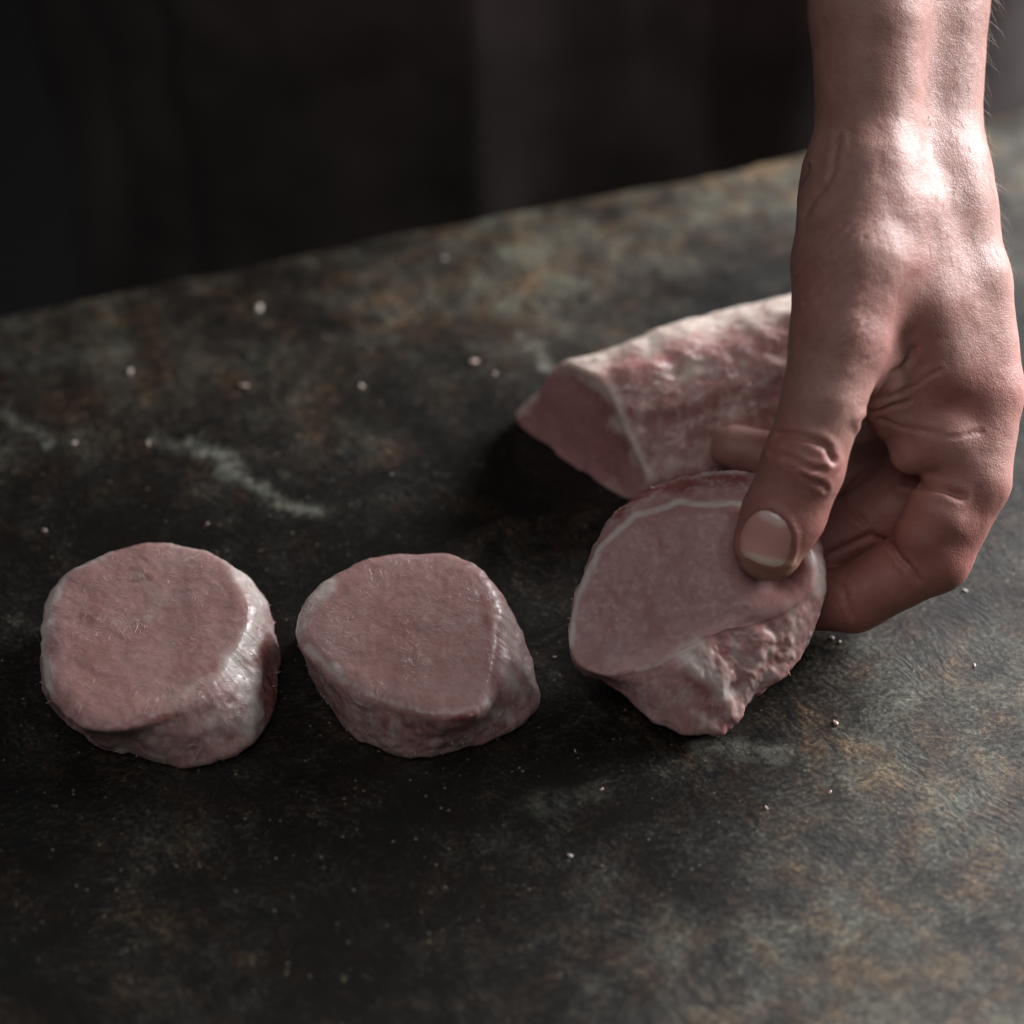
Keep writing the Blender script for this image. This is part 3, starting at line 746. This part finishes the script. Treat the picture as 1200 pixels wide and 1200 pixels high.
# clothing of the person behind the table
def cloth_mat(name, a, b, sc=900):
    t = NT(name); p = t.pos
    c = t.ramp(t.noise(p, 30, 4, .6), [(.3, a), (.7, b)])
    return t.set(color=c, rough=.85, spec=.2, normal=t.bump(t.noise(p, sc, 2), .0006, .6))
def drape(name, mat, cx, y0, wid, depth, z0, z1, seed, fold, turn=0):
    """a draped closed body of cloth: elliptical section with folds running down"""
    n, R = 160, 70
    a = np.linspace(0, 2 * np.pi, n, endpoint=False); zs = np.linspace(z0, z1, R)
    G = np.zeros((R, n, 3))
    for i, z in enumerate(zs):
        P = np.stack([np.cos(a) * 3, np.sin(a) * 3, np.full(n, z * 2.0)], -1)
        f = 1 + fold * (fbm(P, 1.6, 3, seed) * .5) + .02 * math.sin(z * 5)
        s = 1.0
        if i == R - 1 or i == 0: s = .02
        x = np.cos(a) * wid * f * s; y = np.sin(a) * depth * f * s
        G[i] = np.stack([cx + x * math.cos(turn) - y * math.sin(turn), y0 + x * math.sin(turn) + y * math.cos(turn), np.full(n, z)], -1)
    return mesh_obj(name, G.reshape(-1, 3), grid_faces(R, n)[:, ::-1], mat, person)
apm = cloth_mat('dark_apron_cloth', (.036, .027, .027), (.075, .058, .056))
turn = math.atan2(e[1], e[0])
pc = tb(.25, .20, 0)
drape('apron', apm, pc[0], pc[1], .20, .125, -.62, .42, 3, .16, turn)
den = cloth_mat('dark_denim', (.045, .034, .034), (.075, .058, .058))
for s_ in (-.10, .10):
    q = tb(.25 + s_, .23, 0); drape('trouser_leg', den, q[0], q[1], .085, .09, -.86, -.30, 8 if s_ < 0 else 9, .10, turn)
slm = cloth_mat('dark_sleeve_cloth', (.018, .015, .016), (.03, .026, .026))
def sleeve():
    n, R = 90, 40
    p0 = to_world(cam_c(1062, -640, 3.3)); p1 = to_world(cam_c(1075, -1050, 2.6)); p2 = np.array([pc[0] + .10, pc[1] + .02, .46])
    pts = []
    for t in np.linspace(0, 1, R): pts.append((1 - t) ** 2 * p0 + 2 * t * (1 - t) * p1 + t * t * p2)
    pts = np.array(pts); T = np.gradient(pts, axis=0); T /= np.linalg.norm(T, axis=1, keepdims=True)
    a = np.linspace(0, 2 * np.pi, n, endpoint=False); G = np.zeros((R, n, 3))
    for i in range(R):
        u = np.cross(T[i], [1, 0, 0.2]); u /= np.linalg.norm(u); v = np.cross(T[i], u)
        P = np.stack([np.cos(a), np.sin(a), np.full(n, i * .22)], -1)
        r = (.048 + .022 * i / R) * (1 + .10 * fbm(P, 1.8, 3, 6)) * (.6 if i == 0 else 1)
        G[i] = pts[i] + (np.cos(a)[:, None] * u + np.sin(a)[:, None] * v) * r[:, None]
    mesh_obj('sleeve', G.reshape(-1, 3), grid_faces(R, n)[:, ::-1], slm, person)
sleeve()

# fine hairs on the back of the wrist
def hairs():
    rnd = random.Random(4); V = []; F = []
    cand = np.nonzero((HPX[:, 1] < 330) & (HPX[:, 1] > -60) & (HPX[:, 0] > 1085) & (HN[:, 0] > .25))[0]
    for q in range(420):
        i = cand[rnd.randrange(len(cand))]
        b = to_world(HV2[i]); nn = HN[i] @ np.stack([RIGHT, UP, BACK]); d = -UP * .9 + RIGHT * .25 + nn * (.35 + .4 * rnd.random()) + np.array([rnd.gauss(0, .2) for _ in range(3)])
        d /= np.linalg.norm(d); L = .004 + .006 * rnd.random(); r = .00004
        s1 = np.cross(d, nn); s1 /= np.linalg.norm(s1); s2 = np.cross(d, s1); k0 = len(V)
        for t_, rr in ((0, r), (.5, r * .8), (1, r * .2)):
            c = b + d * L * t_ - nn * L * .35 * t_ * t_
            for j in range(3): V.append(c + (s1 * math.cos(j * 2.094) + s2 * math.sin(j * 2.094)) * rr)
        for seg in (0, 3):
            for j in range(3): F.append((k0 + seg + j, k0 + seg + (j + 1) % 3, k0 + seg + 3 + (j + 1) % 3, k0 + seg + 3 + j))
    t = NT('arm_hair'); t.set(color=(.16, .09, .05), rough=.4)
    o = mesh_obj('arm_hair', V, F, t.m, person); tag(o, kind='stuff')
hairs()

# ------------------------------------------------------------------ crumbs of meat and fat on the table
def crumbs():
    t = NT('meat_scrap'); oi = t.n.new('ShaderNodeObjectInfo').outputs['Random']
    t.set(color=t.mix(oi, (.40, .34, .30), (.38, .24, .21)), rough=.4, sss=.3, ssr=(1, .5, .4), sss_scale=.002)
    rnd = random.Random(8)
    variants = []
    import bmesh
    for v in range(4):
        bm = bmesh.new(); bmesh.ops.create_icosphere(bm, subdivisions=2, radius=1)
        for x in bm.verts:
            P = np.array(x.co); x.co *= 1 + .6 * float(fbm(P[None], 1.6, 2, 20 + v)[0]); x.co.z *= .45; x.co.x *= 1.5
        me = bpy.data.meshes.new('meat_crumb'); bm.to_mesh(me); bm.free()
        me.polygons.foreach_set('use_smooth', np.ones(len(me.polygons), bool)); me.materials.append(t.m); variants.append(me)
    spots = [(303, 362, 2.2, 'bluish white scrap of fat near the far table edge', None), (286, 452, 1.5, 0, 0), (423, 453, 1.5, 0, 0), (555, 424, 1.8, 0, 0), (580, 438, 1.1, 0, 0), (86, 520, 1.2, 0, 0), (152, 436, 1.7, 0, 0), (174, 520, 1.3, 0, 0),
        (459, 556, .8, 0, 0), (520, 303, 1.6, 0, 0), (975, 748, .9, 0, 0), (984, 752, .8, 0, 0), (1142, 780, .8, 0, 0), (1131, 692, .9, 0, 0), (979, 848, 1.3, 'tiny pink meat scrap on the table in front of the held slice', None),
        (898, 947, .9, 0, 0), (972, 929, .7, 0, 0), (668, 1003, .8, 0, 0), (674, 880, .6, 0, 0), (705, 925, .6, 0, 0), (650, 770, .6, 0, 0), (1060, 700, .7, 0, 0), (243, 614, .7, 0, 0), (52, 622, .8, 0, 0), (735, 590, .5, 0, 0)]
    for i, (x, y, s, lab, _) in enumerate(spots):
        o = bpy.data.objects.new('meat_crumb', variants[i % 4]); col.objects.link(o)
        P = on_plane(x, y) * .01; sz = s * (.00042 if y < 600 else .00055)
        o.location = (P[0], P[1], sz * .3); o.scale = (sz * rnd.uniform(.8, 1.3), sz * rnd.uniform(.7, 1.1), sz * rnd.uniform(.7, 1))
        o.rotation_euler = (rnd.uniform(-.2, .2), rnd.uniform(-.2, .2), rnd.uniform(0, 6.28))
        if lab: tag(o, lab, 'meat scrap', 'meat crumbs scattered on the table')
        else: tag(o, 'tiny pale meat crumb lying on the dark table', 'meat crumb', 'meat crumbs scattered on the table')
crumbs()
